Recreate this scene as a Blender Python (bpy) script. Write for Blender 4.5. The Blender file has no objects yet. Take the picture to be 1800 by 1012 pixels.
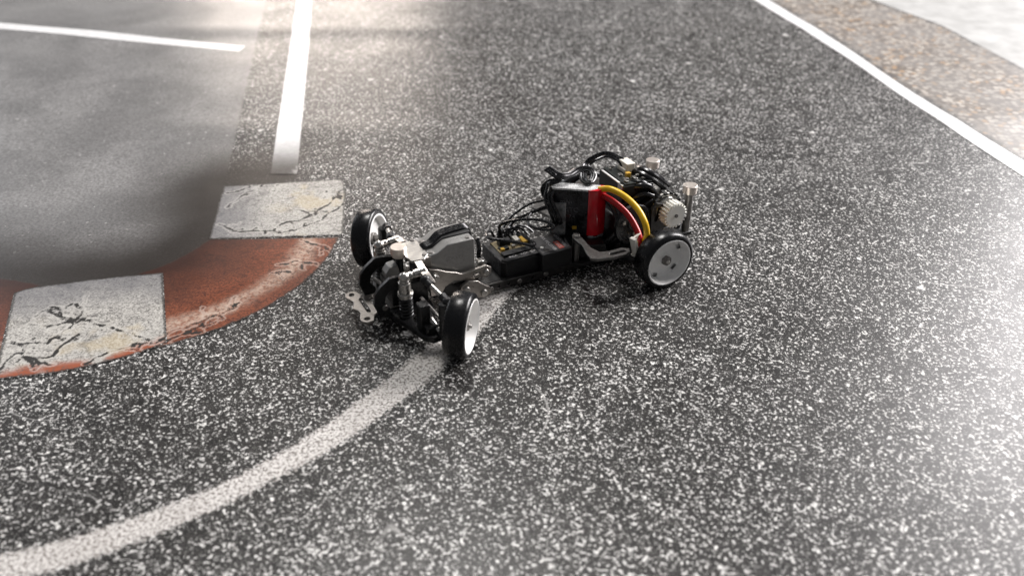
import bpy, bmesh, math, random
import numpy as np
from mathutils import Vector, Matrix

random.seed(4)
S = 0.001                       # everything below is written in millimetres
scene = bpy.context.scene
COL = scene.collection

# ------------------------------------------------------------------ camera
cam_data = bpy.data.cameras.new('camera')
cam = bpy.data.objects.new('camera', cam_data)
COL.objects.link(cam)
cam.location = (0, 0, 0.20661)
cam.rotation_euler = (math.pi / 2 - 0.57998, 0, 0)
cam_data.sensor_width = 36.0
cam_data.lens = 1592.24 / 1800 * 36.0
cam_data.clip_start = 0.01
cam_data.clip_end = 50
cam_data.dof.use_dof = True
cam_data.dof.focus_distance = 0.372
cam_data.dof.aperture_fstop = 10.0
scene.camera = cam

# ------------------------------------------------------------------ light
world = bpy.data.worlds.new('World')
scene.world = world
world.use_nodes = True
bg = world.node_tree.nodes['Background']
bg.inputs['Color'].default_value = (0.93, 0.95, 1.0, 1)
bg.inputs['Strength'].default_value = 0.145


def area(name, loc, target, sx, sy, power, col):
    l = bpy.data.lights.new(name, 'AREA')
    l.shape = 'RECTANGLE'
    l.size, l.size_y = sx, sy
    l.energy = power
    l.color = col
    o = bpy.data.objects.new(name, l)
    COL.objects.link(o)
    o.location = loc
    o.rotation_euler = (Vector(target) - Vector(loc)).to_track_quat('-Z', 'Y').to_euler()
    return o


area('lamp_behind', (-0.66, 3.06, 0.62), (-0.05, 0.40, 0), 0.70, 0.16, 11.5, (1.0, 0.87, 0.77))
area('window_right', (2.70, 2.20, 1.90), (0.15, 0.33, 0), 2.4, 1.8, 340, (1.0, 0.965, 0.965))
area('window_left', (-2.6, 2.6, 1.2), (0, 0.35, 0), 1.4, 1.0, 16, (0.95, 0.96, 1.0))
area('ceiling_panel', (-0.20, 1.70, 2.45), (0, 0.35, 0), 0.5, 0.5, 42, (1.0, 0.97, 0.94))

scene.view_settings.view_transform = 'Standard'
scene.view_settings.look = 'None'
scene.view_settings.exposure = 0.0
scene.view_settings.gamma = 1.0

# ------------------------------------------------------------------ node helper


class NT:
    def __init__(self, tree):
        self.t = tree
        self.n = tree.nodes
        self.l = tree.links

    def put(self, sock, v):
        if isinstance(v, bpy.types.NodeSocket):
            self.l.new(v, sock)
        else:
            if isinstance(v, (tuple, list)) and len(v) == 3 and sock.type == 'RGBA':
                v = (*v, 1)
            sock.default_value = v

    def node(self, typ, ins=None, **props):
        nd = self.n.new(typ)
        for k, v in props.items():
            setattr(nd, k, v)
        for k, v in (ins or {}).items():
            self.put(nd.inputs[k], v)
        return nd

    def math(self, op, a, b=0.0, c=0.0, clamp=False):
        nd = self.node('ShaderNodeMath', operation=op, use_clamp=clamp)
        self.put(nd.inputs[0], a)
        self.put(nd.inputs[1], b)
        self.put(nd.inputs[2], c)
        return nd.outputs[0]

    def step(self, v, a, b, lo=0.0, hi=1.0):
        nd = self.node('ShaderNodeMapRange', interpolation_type='SMOOTHSTEP')
        for k, x in (('Value', v), ('From Min', a), ('From Max', b), ('To Min', lo), ('To Max', hi)):
            self.put(nd.inputs[k], x)
        return nd.outputs[0]

    def mix(self, f, a, b):
        nd = self.node('ShaderNodeMix', data_type='RGBA')
        self.put(nd.inputs[0], f)
        self.put(nd.inputs[6], a)
        self.put(nd.inputs[7], b)
        return nd.outputs[2]

    def noise(self, vec, scale, detail=2.0, rough=0.5, dist=0.0):
        nd = self.node('ShaderNodeTexNoise', {'Scale': scale, 'Detail': detail, 'Roughness': rough, 'Distortion': dist})
        if vec is not None:
            self.put(nd.inputs['Vector'], vec)
        return nd.outputs['Fac']

    def attr(self, name):
        return self.node('ShaderNodeAttribute', attribute_name=name).outputs['Fac']

    def pos(self):            # millimetres
        g = self.node('ShaderNodeNewGeometry')
        v = self.node('ShaderNodeVectorMath', operation='SCALE')
        self.put(v.inputs[0], g.outputs['Position'])
        v.inputs['Scale'].default_value = 1000
        return v.outputs[0]

    def bump(self, h, strength=0.2, dist=0.0002):
        nd = self.node('ShaderNodeBump', {'Strength': strength, 'Distance': dist})
        self.put(nd.inputs['Height'], h)
        return nd.outputs[0]


def new_mat(name):
    m = bpy.data.materials.new(name)
    m.use_nodes = True
    nt = NT(m.node_tree)
    return m, nt, m.node_tree.nodes['Principled BSDF']


def simple(name, col, rough=0.4, metal=0.0, var=0.12, scale=0.35, rvar=0.1, coat=0.0, bump=0.0, bscale=3.0, stretch=None, spec=0.5, trans=0.0):
    m, nt, b = new_mat(name)
    tc = nt.node('ShaderNodeTexCoord').outputs['Object']
    sc = nt.node('ShaderNodeVectorMath', operation='SCALE')
    nt.put(sc.inputs[0], tc)
    sc.inputs['Scale'].default_value = 1000
    v = sc.outputs[0]
    if stretch:
        mp = nt.node('ShaderNodeMapping')
        nt.put(mp.inputs['Vector'], v)
        mp.inputs['Scale'].default_value = stretch
        v = mp.outputs[0]
    n = nt.noise(v, scale, 4, 0.6)
    lo = tuple(c * (1 - var) for c in col)
    hi = tuple(min(1, c * (1 + var)) for c in col)
    nt.put(b.inputs['Base Color'], nt.mix(nt.step(n, 0.3, 0.7), lo, hi))
    n2 = nt.noise(v, scale * 3.1, 3, 0.6)
    nt.put(b.inputs['Roughness'], nt.step(n2, 0.25, 0.75, max(0.02, rough - rvar), rough + rvar))
    b.inputs['Metallic'].default_value = metal
    b.inputs['Specular IOR Level'].default_value = spec
    b.inputs['Coat Weight'].default_value = coat
    b.inputs['Coat Roughness'].default_value = 0.08
    b.inputs['Transmission Weight'].default_value = trans
    if bump:
        nt.put(b.inputs['Normal'], nt.bump(nt.noise(v, bscale, 3, 0.6), bump))
    return m


# ------------------------------------------------------------------ printed mat colours
def asphalt_group():
    g = bpy.data.node_groups.new('AsphaltPrint', 'ShaderNodeTree')
    g.interface.new_socket('Color', in_out='OUTPUT', socket_type='NodeSocketColor')
    g.interface.new_socket('Speck', in_out='OUTPUT', socket_type='NodeSocketFloat')
    nt = NT(g)
    out = nt.node('NodeGroupOutput')
    tilt = nt.node('ShaderNodeMapping')      # tilted so that the noise lattice never lines up with the mat
    nt.put(tilt.inputs['Vector'], nt.pos())
    tilt.inputs['Rotation'].default_value = (0.61, 0.43, 0.79)
    tilt.inputs['Location'].default_value = (3.7, 11.3, 5.9)
    p = tilt.outputs[0]
    fine = nt.noise(p, 0.86, 6.0, 0.70, 0.0)
    mid = nt.noise(p, 0.23, 3.0, 0.6)
    tiny = nt.noise(p, 1.9, 3.0, 0.65)
    grow = nt.noise(p, 0.045, 2, 0.5)
    patchy = nt.noise(p, 0.011, 2, 0.5)
    th = nt.math('ADD', nt.math('MULTIPLY', nt.math('SUBTRACT', grow, 0.5), -0.045), nt.math('MULTIPLY', nt.math('SUBTRACT', 0.5, patchy), 0.02))
    f2 = nt.math('ADD', nt.math('SUBTRACT', fine, th), nt.math('MULTIPLY', nt.math('SUBTRACT', mid, 0.5), 0.15))
    speck = nt.step(f2, 0.548, 0.598)
    speck = nt.math('MAXIMUM', speck, nt.math('MULTIPLY', nt.step(nt.math('SUBTRACT', tiny, th), 0.60, 0.66), 0.42))
    # larger pale splats
    wob = nt.node('ShaderNodeVectorMath', operation='ADD')
    nt.put(wob.inputs[0], p)
    nz = nt.node('ShaderNodeTexNoise', {'Scale': 0.55, 'Detail': 3.0, 'Roughness': 0.65})
    nt.put(nz.inputs['Vector'], p)
    sc = nt.node('ShaderNodeVectorMath', operation='SCALE')
    nt.put(sc.inputs[0], nz.outputs['Color'])
    sc.inputs['Scale'].default_value = 5.0
    nt.put(wob.inputs[1], sc.outputs[0])
    big = None
    for scale, keep, rad in ((0.075, 0.66, 0.13), (0.20, 0.42, 0.18)):
        vo = nt.node('ShaderNodeTexVoronoi', {'Scale': scale})
        nt.put(vo.inputs['Vector'], wob.outputs[0])
        sp = nt.node('ShaderNodeSeparateColor')
        nt.put(sp.inputs[0], vo.outputs['Color'])
        k = nt.step(sp.outputs[0], keep, keep + 0.15)
        r = nt.math('MULTIPLY', sp.outputs[1], rad)
        b = nt.math('MULTIPLY', nt.math('MULTIPLY', k, nt.step(nt.math('SUBTRACT', vo.outputs['Distance'], r), 0.05, -0.03)), nt.step(fine, 0.36, 0.48, 0.35, 1.0))
        big = b if big is None else nt.math('MAXIMUM', big, b)
    # hairline scratches
    iso = nt.noise(p, 0.012, 1.0, 0.4, 0.8)
    hair = nt.step(nt.math('ABSOLUTE', nt.math('SUBTRACT', iso, 0.47)), 0.0022, 0.0006)
    hmask = nt.step(nt.noise(p, 0.02, 2, 0.5), 0.56, 0.64)
    hair = nt.math('MULTIPLY', nt.math('MULTIPLY', hair, hmask), 0.32)
    w = nt.math('MAXIMUM', nt.math('MAXIMUM', speck, big), hair, clamp=True)
    tone = nt.noise(p, 0.25, 3, 0.6)
    dark = nt.mix(nt.step(tone, 0.3, 0.7), (0.007, 0.0065, 0.006), (0.020, 0.0185, 0.017))
    lite = nt.mix(nt.step(nt.noise(p, 0.9, 4, 0.65), 0.3, 0.65), (0.34, 0.33, 0.32), (0.86, 0.85, 0.82))
    nt.put(out.inputs['Color'], nt.mix(w, dark, lite))
    nt.put(out.inputs['Speck'], w)
    return g


ASPHALT = asphalt_group()


def mat_surface(nt, b, col):
    """satin vinyl film of the printed mat"""
    p = nt.pos()
    nt.put(b.inputs['Base Color'], col)
    nt.put(b.inputs['Roughness'], nt.step(nt.noise(p, 0.03, 3, 0.6), 0.3, 0.7, 0.31, 0.38))
    b.inputs['Specular IOR Level'].default_value = 0.24
    h = nt.math('ADD', nt.noise(p, 1.6, 2, 0.6), nt.math('MULTIPLY', nt.noise(p, 0.05, 2, 0.5), 6.0))
    nt.put(b.inputs['Normal'], nt.bump(h, 0.12, 0.0002))


def asphalt(nt):
    g = nt.node('ShaderNodeGroup')
    g.node_tree = ASPHALT
    return g.outputs['Color'], g.outputs['Speck']


def kerb_shade_mix(nt, col):
    """printed shadow along the inner side of the kerb, put into the colour"""
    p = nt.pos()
    d = nt.attr('kerb_shade')
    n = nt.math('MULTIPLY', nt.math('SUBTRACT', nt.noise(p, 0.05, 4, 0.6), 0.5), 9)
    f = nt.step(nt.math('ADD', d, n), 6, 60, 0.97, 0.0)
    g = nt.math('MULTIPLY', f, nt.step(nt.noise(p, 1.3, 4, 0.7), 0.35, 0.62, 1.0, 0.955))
    return nt.mix(g, col, (0.013, 0.0095, 0.007))  # kerb shadow painted into the print's base colour


def make_print_materials():
    M = {}
    m, nt, b = new_mat('asphalt_print')
    col, sp = asphalt(nt)
    mat_surface(nt, b, kerb_shade_mix(nt, col))
    M['asphalt'] = m
    # smoother grey pavement print
    m, nt, b = new_mat('pavement_print')
    p = nt.pos()
    n = nt.noise(p, 0.75, 5, 0.68)
    big = nt.noise(p, 0.02, 4, 0.55)
    c = nt.mix(nt.step(n, 0.30, 0.70), (0.11, 0.108, 0.106), (0.29, 0.286, 0.282))
    c = nt.mix(nt.step(big, 0.35, 0.68), nt.mix(0.42, c, (0.06, 0.06, 0.06)), c)
    c = nt.mix(nt.step(nt.noise(p, 0.33, 2, 0.5), 0.68, 0.74), c, (0.36, 0.35, 0.34))
    a, sp = asphalt(nt)
    e = nt.step(nt.math('ADD', nt.attr('edge'), nt.math('MULTIPLY', nt.noise(p, 0.4, 3, 0.6), 3)), 1.6, 3.4)
    c = nt.mix(e, a, c)
    mat_surface(nt, b, kerb_shade_mix(nt, c))
    M['pavement'] = m
    # clean white paint
    m, nt, b = new_mat('white_line_print')
    p = nt.pos()
    a, sp = asphalt(nt)
    c = nt.mix(nt.step(nt.noise(p, 0.3, 4, 0.6), 0.3, 0.7), (0.60, 0.60, 0.60), (0.72, 0.72, 0.72))
    e = nt.step(nt.math('ADD', nt.attr('edge'), nt.math('MULTIPLY', nt.noise(p, 0.8, 3, 0.6), 1.2)), 0.9, 1.5)
    c = nt.mix(e, a, c)
    mat_surface(nt, b, kerb_shade_mix(nt, c))
    M['line'] = m
    # speckled worn arc
    m, nt, b = new_mat('worn_line_print')
    p = nt.pos()
    a, sp = asphalt(nt)
    n = nt.noise(p, 1.0, 5, 0.68)
    c = nt.mix(nt.step(n, 0.41, 0.54), (0.14, 0.122, 0.11), (0.62, 0.60, 0.575))
    c = nt.mix(nt.step(nt.noise(p, 0.07, 3, 0.6), 0.35, 0.65), nt.mix(0.25, c, (0.3, 0.28, 0.26)), c)
    e = nt.step(nt.math('ADD', nt.attr('edge'), nt.math('MULTIPLY', nt.math('SUBTRACT', nt.noise(p, 0.7, 5, 0.75), 0.5), 14)), 0.9, 2.2)
    e2 = nt.step(nt.math('ADD', nt.attr('ends'), nt.math('MULTIPLY', nt.math('SUBTRACT', nt.noise(p, 0.9, 4, 0.7), 0.5), 8)), 1.0, 4)
    c = nt.mix(nt.math('MULTIPLY', e, e2), a, c)
    mat_surface(nt, b, c)
    M['worn'] = m
    # gravel verge
    m, nt, b = new_mat('gravel_print')
    p = nt.pos()
    a, sp = asphalt(nt)
    vo = nt.node('ShaderNodeTexVoronoi', {'Scale': 0.30})
    nt.put(vo.inputs['Vector'], p)
    sep = nt.node('ShaderNodeSeparateColor')
    nt.put(sep.inputs[0], vo.outputs['Color'])
    c = nt.mix(sep.outputs[0], (0.13, 0.105, 0.082), (0.50, 0.455, 0.40))
    c = nt.mix(nt.step(sep.outputs[1], 0.80, 0.95), c, (0.36, 0.24, 0.14))
    c = nt.mix(nt.step(vo.outputs['Distance'], 0.35, 0.75), c, (0.12, 0.10, 0.085))
    c = nt.mix(nt.step(nt.noise(p, 0.03, 3, 0.6), 0.4, 0.65), nt.mix(0.5, c, (0.28, 0.27, 0.26)), c)
    e = nt.step(nt.math('ADD', nt.attr('edge'), nt.math('MULTIPLY', nt.noise(p, 0.12, 4, 0.65), 22)), 9, 19)
    c = nt.mix(e, nt.mix(0.45, a, (0.10, 0.10, 0.10)), c)
    mat_surface(nt, b, c)
    M['gravel'] = m
    # pale plain concrete
    m, nt, b = new_mat('concrete_print')
    p = nt.pos()
    c = nt.mix(nt.step(nt.noise(p, 0.06, 6, 0.65), 0.3, 0.7), (0.36, 0.36, 0.35), (0.46, 0.46, 0.45))
    mat_surface(nt, b, c)
    M['concrete'] = m
    # kerb blocks
    for key, dark, mid, pale in (('kerb_white', (0.075, 0.071, 0.066), (0.255, 0.246, 0.228), (0.49, 0.475, 0.44)),
                                 ('kerb_red', (0.034, 0.010, 0.007), (0.096, 0.024, 0.011), (0.225, 0.070, 0.033))):
        m, nt, b = new_mat(key + '_print')
        p = nt.pos()
        across = nt.attr('across')
        mp = nt.node('ShaderNodeMapping')
        nt.put(mp.inputs['Vector'], p)
        mp.inputs['Rotation'].default_value = (0, 0, 0.6)
        mp.inputs['Scale'].default_value = (0.8, 1.2, 1)
        n = nt.noise(p, 0.9, 5, 0.68)
        streak = nt.noise(mp.outputs[0], 0.14, 6, 0.72, 2.2)
        c = nt.mix(nt.step(n, 0.30, 0.66), mid, pale)
        c = nt.mix(nt.step(streak, 0.50, 0.34, 0, 0.75), c, dark)
        c = nt.mix(nt.step(nt.noise(p, 1.3, 5, 0.75), 0.50, 0.38, 0, 0.8), c, dark)
        # shade drawn into the colour towards the inner side of the print
        wob = nt.math('MULTIPLY', nt.math('SUBTRACT', nt.noise(p, 0.05, 4, 0.6), 0.5), 0.5)
        av = nt.math('ADD', across, wob)
        if key == 'kerb_red':
            c = nt.mix(nt.step(av, 0.0, 0.80, 0.96, 0.0), c, (0.024, 0.009, 0.006))
            band = nt.math('MULTIPLY', nt.step(nt.math('ABSOLUTE', nt.math('SUBTRACT', nt.math('ADD', across, nt.math('MULTIPLY', wob, 0.35)), 0.80)), 0.14, 0.0), nt.step(nt.noise(p, 0.5, 4, 0.65), 0.25, 0.66))
            c = nt.mix(nt.math('MULTIPLY', band, 0.72), c, (0.50, 0.40, 0.32))  # pale sheen drawn into the red, broken up like wear
        else:
            c = nt.mix(nt.step(av, 0.0, 0.55, 0.75, 0.0), c, (0.10, 0.10, 0.11))
            yel = nt.step(nt.noise(p, 0.045, 3, 0.6), 0.50, 0.64, 0, 0.45)
            c = nt.mix(nt.math('MULTIPLY', yel, nt.step(across, 0.3, 0.7)), c, (0.44, 0.36, 0.22))
            rust = nt.math('MULTIPLY', nt.step(nt.math('ADD', across, nt.math('MULTIPLY', wob, 0.4)), 0.86, 0.97), nt.step(nt.noise(p, 0.06, 3, 0.6), 0.40, 0.6))
            c = nt.mix(nt.math('MULTIPLY', rust, nt.attr('rusty')), c, (0.25, 0.065, 0.028))
        # cracks
        d = nt.attr('crack')
        wid = nt.step(nt.noise(p, 0.16, 4, 0.65), 0.36, 0.70, -0.02, 1.05)
        jit = nt.math('MULTIPLY', nt.math('SUBTRACT', nt.noise(p, 0.60, 5, 0.70), 0.5), 1.5)
        cr = nt.step(nt.math('SUBTRACT', nt.math('ADD', d, jit), wid), 0.22, -0.12)
        lip = nt.step(nt.math('ABSOLUTE', nt.math('SUBTRACT', nt.math('SUBTRACT', nt.math('ADD', d, jit), wid), 0.8)), 0.6, 0.1, 0, 0.4)
        vo = nt.node('ShaderNodeTexVoronoi', {'Scale': 0.07}, feature='DISTANCE_TO_EDGE')
        nz = nt.node('ShaderNodeTexNoise', {'Scale': 0.16, 'Detail': 4.0})
        nt.put(nz.inputs['Vector'], p)
        sc = nt.node('ShaderNodeVectorMath', operation='SCALE')
        nt.put(sc.inputs[0], nz.outputs['Color'])
        sc.inputs['Scale'].default_value = 22
        ad = nt.node('ShaderNodeVectorMath', operation='ADD')
        nt.put(ad.inputs[0], p)
        nt.put(ad.inputs[1], sc.outputs[0])
        nt.put(vo.inputs['Vector'], ad.outputs[0])
        thin = nt.math('MULTIPLY', nt.step(vo.outputs['Distance'], 0.022, 0.004), nt.step(nt.noise(p, 0.06, 2, 0.5), 0.42, 0.58, 0, 0.8))
        c = nt.mix(lip, c, pale if key == 'kerb_white' else (0.5, 0.42, 0.36))
        c = nt.mix(thin, c, dark)
        c = nt.mix(cr, c, (0.022, 0.020, 0.018))
        # ragged outline and thin dark edge
        rag = nt.math('ADD', nt.attr('border'), nt.math('MULTIPLY', nt.math('SUBTRACT', nt.noise(p, 0.35, 4, 0.65), 0.5), 2.6))
        c = nt.mix(nt.step(rag, 1.4, 0.7, 0, 0.75), c, (0.03, 0.027, 0.024))
        a, sp = asphalt(nt)
        c = nt.mix(nt.step(rag, 0.15, 0.5), kerb_shade_mix(nt, a), c)
        mat_surface(nt, b, c)
        M[key] = m
    return M


PM = make_print_materials()

# ------------------------------------------------------------------ printed mat geometry (mm, on the floor plane)
DATA = {
    'kerbA_in': [(-144.4, 408.0), (-143.1, 394.5), (-139.3, 368.9), (-137.6, 355.2)],
    'kerbA_out': [(-86.6, 416.2), (-83.4, 406.7), (-79.8, 382.8), (-77.1, 358.8)],
    'kerbB_in': [(-137.6, 355.2), (-142.6, 345.2), (-150.5, 334.2), (-160.7, 325.4)],
    'kerbB_out': [(-78.5, 357.8), (-80.9, 338.4), (-88.1, 317.9), (-100.4, 299.0), (-114.9, 285.4), (-133.6, 273.4)],
    'kerbC_in': [(-148.8, 326.8), (-168.8, 323.6), (-186.3, 319.2), (-199.0, 315.7), (-205.4, 311.4)],
    'kerbC_out': [(-131.4, 277.3), (-140.6, 270.2), (-153.1, 264.0), (-165.7, 259.0), (-177.1, 256.7), (-187.0, 255.0)],
    'kerbD_in': [(-196.4, 317.9), (-216.8, 323.2), (-247.2, 325.9)],
    'kerbD_out': [(-184.4, 254.7), (-196.2, 253.7), (-212.1, 252.8)],
    'arc_in': [(-155.8, 173.5), (-147.7, 177.0), (-133.3, 181.8), (-119.1, 188.4), (-104.6, 196.4), (-89.8, 206.5), (-74.7, 220.2), (-58.9, 238.6), (-45.4, 257.3), (-34.4, 274.4), (-24.8, 293.1), (-16.0, 311.4), (-10.9, 323.6)],
    'arc_out': [(-150.3, 162.7), (-142.3, 165.6), (-130.7, 168.1), (-114.5, 175.9), (-100.7, 184.0), (-86.5, 194.0), (-71.7, 206.0), (-56.0, 220.2), (-39.4, 240.1), (-26.8, 257.3), (-15.1, 276.2), (-4.6, 299.0), (1.6, 312.7), (6.0, 324.5)],
    'vline_l': [(-124.8, 422.1), (-140.1, 520.0), (-160.4, 651.7), (-174.2, 739.5), (-191.4, 849.5)],
    'vline_r': [(-110.1, 422.1), (-125.3, 520.0), (-146.4, 651.7), (-161.3, 739.5), (-179.5, 849.5)],
    'hline_n': [(-407.8, 673.3), (-376.5, 661.0), (-283.7, 636.2), (-188.1, 610.5)],
    'hline_f': [(-415.0, 687.5), (-385.0, 678.9), (-289.4, 651.7), (-186.6, 623.7)],
    'rline_l': [(183.3, 794.9), (194.9, 739.5), (225.4, 608.1), (240.3, 522.8), (261.7, 418.2), (271.6, 381.7)],
    'rline_r': [(195.5, 794.9), (207.7, 739.5), (232.3, 631.2), (247.6, 542.7), (271.0, 437.8), (281.5, 400.5)],
    'grav_r': [(283.6, 787.6), (292.3, 739.5), (317.9, 674.7), (328.0, 626.2), (336.6, 576.6), (343.3, 518.2)],
    'conc_r': [(393.3, 800.5), (413.8, 791.3), (486.8, 791.3), (562.0, 756.1), (609.4, 693.3), (620.2, 651.7)],
    'patch_r': [(-261.9, 317.9), (-214.5, 318.3), (-189.6, 315.7), (-167.6, 320.5), (-150.5, 330.4), (-139.4, 342.8), (-136.3, 359.9), (-142.2, 397.5), (-150.8, 452.8), (-161.8, 520.0), (-179.2, 626.2), (-197.6, 739.5), (-216.3, 849.5)],
    'patch_l': [(-296.2, 326.8), (-308.3, 345.7), (-321.5, 366.2), (-359.9, 426.1), (-408.7, 502.3), (-472.8, 602.3), (-560.7, 739.5), (-631.2, 849.5)],
    'kerb_shade': [(-116.3, 418.2), (-144.4, 408.0), (-138.1, 366.2), (-142.6, 345.2), (-150.5, 334.2), (-169.1, 324.5), (-200.0, 317.9), (-246.7, 325.0)],
    'crackC': [[(-194.9, 276.9), (-184.1, 276.9), (-176.4, 276.6), (-175.3, 281.7), (-171.8, 289.2), (-168.8, 293.1)], [(-167.2, 291.9), (-158.1, 288.5), (-144.3, 281.0), (-135.4, 276.9)], [(-189.6, 289.2), (-180.3, 288.5), (-172.2, 290.4), (-186.0, 299.0)], [(-171.8, 289.2), (-181.4, 299.0), (-185.7, 301.0)], [(-144.2, 274.4), (-135.5, 277.3), (-127.1, 281.7), (-120.2, 288.5)], [(-171.1, 269.1), (-169.4, 278.0), (-167.3, 283.5)], [(-187.2, 260.6), (-185.7, 270.9), (-177.7, 267.4), (-174.1, 264.0)], [(-157.3, 264.0), (-151.5, 270.9), (-143.8, 276.2)], [(-191.1, 278.0), (-182.8, 269.1), (-174.7, 260.6)], [(-171.9, 292.3), (-172.3, 299.0), (-176.2, 303.1)]],
    'crackB': [[(-135.0, 275.9), (-129.0, 281.0), (-122.1, 287.3), (-115.8, 297.0), (-110.9, 304.3)], [(-137.1, 278.8), (-126.6, 287.3), (-119.8, 295.1)], [(-101.0, 333.7), (-94.3, 337.0), (-87.7, 335.1)], [(-102.0, 326.8), (-94.9, 327.7)], [(-95.3, 354.7), (-86.6, 349.7), (-80.9, 345.7)]],
    'crackA': [[(-136.4, 368.9), (-125.4, 362.0), (-110.0, 363.0), (-96.7, 376.0), (-87.5, 393.3), (-84.9, 403.6)], [(-106.9, 360.9), (-94.0, 368.9), (-81.4, 389.8)], [(-93.2, 394.5), (-89.8, 398.7), (-84.0, 397.5)], [(-140.8, 400.5), (-131.0, 406.7)], [(-136.9, 385.7), (-133.0, 397.5), (-127.4, 403.6)], [(-118.6, 402.4), (-115.3, 406.7), (-113.1, 409.8)], [(-103.4, 382.8), (-95.8, 378.3), (-88.3, 381.7)]],
}
WIRES = {
    'receiver_loop': [(-42.9, -14.0, 13.5), (-40.9, -13.1, 17.0), (-37.0, -9.0, 19.0), (-35.5, -3.1, 20.0), (-40.0, 0.8, 20.0), (-45.1, 3.6, 19.0), (-50.0, 6.8, 18.0), (-51.9, 5.7, 18.0), (-50.8, 0.4, 18.0), (-51.5, -7.6, 17.0), (-54.8, -18.5, 13.5)],
    'receiver_coil': [(-44.8, -11.4, 13.5), (-43.7, -10.2, 18.0), (-43.9, -9.6, 21.0), (-48.1, -7.2, 23.0), (-54.2, -3.6, 24.0), (-58.8, 0.4, 24.0), (-61.4, 4.0, 23.0), (-60.4, 4.8, 22.0), (-56.9, 1.5, 21.0), (-54.5, -3.0, 21.0), (-56.2, -8.7, 21.0), (-60.5, -12.7, 21.0), (-66.6, -12.1, 22.0), (-70.0, -8.4, 24.0), (-71.0, -8.2, 25.0), (-69.6, -9.3, 27.0), (-68.2, -12.3, 27.0), (-68.1, -14.9, 25.0), (-69.0, -15.3, 21.0)],
    'antenna': [(-46.6, -14.9, 13.5), (-51.8, -17.1, 18.0), (-56.8, -16.0, 22.0), (-61.1, -13.8, 25.0), (-64.8, -10.6, 27.0), (-67.3, -10.6, 28.0)],
    'signal': [(-46.6, -12.1, 13.5), (-53.3, -14.7, 18.0), (-59.2, -12.8, 21.0), (-66.0, -12.5, 22.5), (-70.4, -9.1, 25.0), (-67.7, -9.4, 29.0)],
    'ribbon': [(-70.0, -10.0, 26.0), (-66.1, -12.0, 29.0), (-66.5, -12.9, 32.0), (-68.0, -10.2, 35.0), (-70.9, -7.7, 36.5), (-69.6, -10.4, 38.5), (-68.8, -15.2, 39.0), (-71.0, -8.5, 38.0), (-76.1, -8.7, 37.0), (-82.3, -11.0, 37.0), (-86.3, -10.2, 37.0), (-86.8, -6.7, 36.0), (-82.1, -1.8, 35.5), (-80.9, -4.8, 35.5), (-83.5, -9.7, 36.0), (-88.8, -15.7, 36.0), (-92.5, -16.1, 38.0), (-98.2, -14.7, 39.5), (-100.5, -8.4, 39.5), (-101.4, -5.0, 37.5)],
    'power_red': [(-85.0, 2.1, 31.0), (-86.8, 9.5, 30.5), (-89.3, 16.2, 27.5), (-90.2, 22.1, 23.5), (-89.6, 26.0, 20.0), (-87.6, 26.5, 16.5)],
    'power_yellow': [(-84.4, 1.5, 33.0), (-86.7, 6.5, 35.0), (-89.6, 13.3, 34.0), (-91.1, 20.5, 31.5), (-91.2, 26.3, 28.0), (-91.5, 28.1, 23.0), (-91.1, 27.0, 18.0)],
    'motor1': [(-94.6, 0.8, 24.0), (-95.0, 2.2, 30.0), (-97.9, 4.2, 34.0), (-101.8, 8.5, 35.0), (-106.6, 8.0, 31.0)],
    'motor2': [(-96.8, 3.1, 24.0), (-97.9, 3.9, 29.0), (-99.1, 8.4, 34.0), (-103.6, 10.1, 34.0), (-107.2, 9.7, 30.0)],
    'motor3': [(-95.7, 6.4, 22.0), (-97.3, 8.4, 28.0), (-101.2, 9.9, 31.0), (-105.7, 10.8, 29.0)],
    'phase': [(-105.5, -7.3, 34.0), (-105.0, 1.3, 37.0), (-107.8, 7.2, 36.0), (-113.6, 8.0, 31.0)],
    'phaseb': [(-108.0, -9.2, 34.0), (-107.8, 1.7, 36.0), (-110.8, 7.3, 34.0), (-116.1, 7.3, 29.0)],
    'servo_lead': [(-28.2, 0.4, 24.0), (-28.6, 1.6, 20.0), (-29.7, -1.5, 14.0), (-32.2, -3.3, 9.0)],
    'servo_strip': [(-5.5, 1.7, 25.6), (-9.4, -0.5, 27.0), (-13.1, -2.0, 28.6), (-18.0, -3.3, 28.2), (-24.4, -3.5, 28.0), (-27.4, -5.3, 25.0), (-29.4, -8.3, 20.0)],
}


def dense(pts, n):
    """Catmull-Rom through pts, resampled to n points by arc length"""
    P = [np.array(p, float) for p in pts]
    if len(P) > 2:
        Q = [2 * P[0] - P[1]] + P + [2 * P[-1] - P[-2]]
        out = []
        for i in range(1, len(Q) - 2):
            for t in np.linspace(0, 1, 14, endpoint=False):
                a, b, c, d = Q[i - 1], Q[i], Q[i + 1], Q[i + 2]
                out.append(0.5 * ((2 * b) + (-a + c) * t + (2 * a - 5 * b + 4 * c - d) * t * t + (-a + 3 * b - 3 * c + d) * t ** 3))
        out.append(P[-1])
        P = out
    P = np.array(P)
    L = np.concatenate([[0], np.cumsum(np.linalg.norm(np.diff(P, axis=0), axis=1))])
    s = np.linspace(0, L[-1], n)
    return np.stack([np.interp(s, L, P[:, k]) for k in range(P.shape[1])], 1)


def dist_poly(xy, pts):
    best = np.full(len(xy), 1e9)
    P = np.array(pts, float)
    for a, b in zip(P[:-1], P[1:]):
        ab = b - a
        t = np.clip(((xy - a) @ ab) / (ab @ ab), 0, 1)
        best = np.minimum(best, np.linalg.norm(xy - a - t[:, None] * ab, axis=1))
    return best


KERB_SHADE = dense(DATA['kerb_shade'], 60)  # line from which the painted kerb shadow fades


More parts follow.
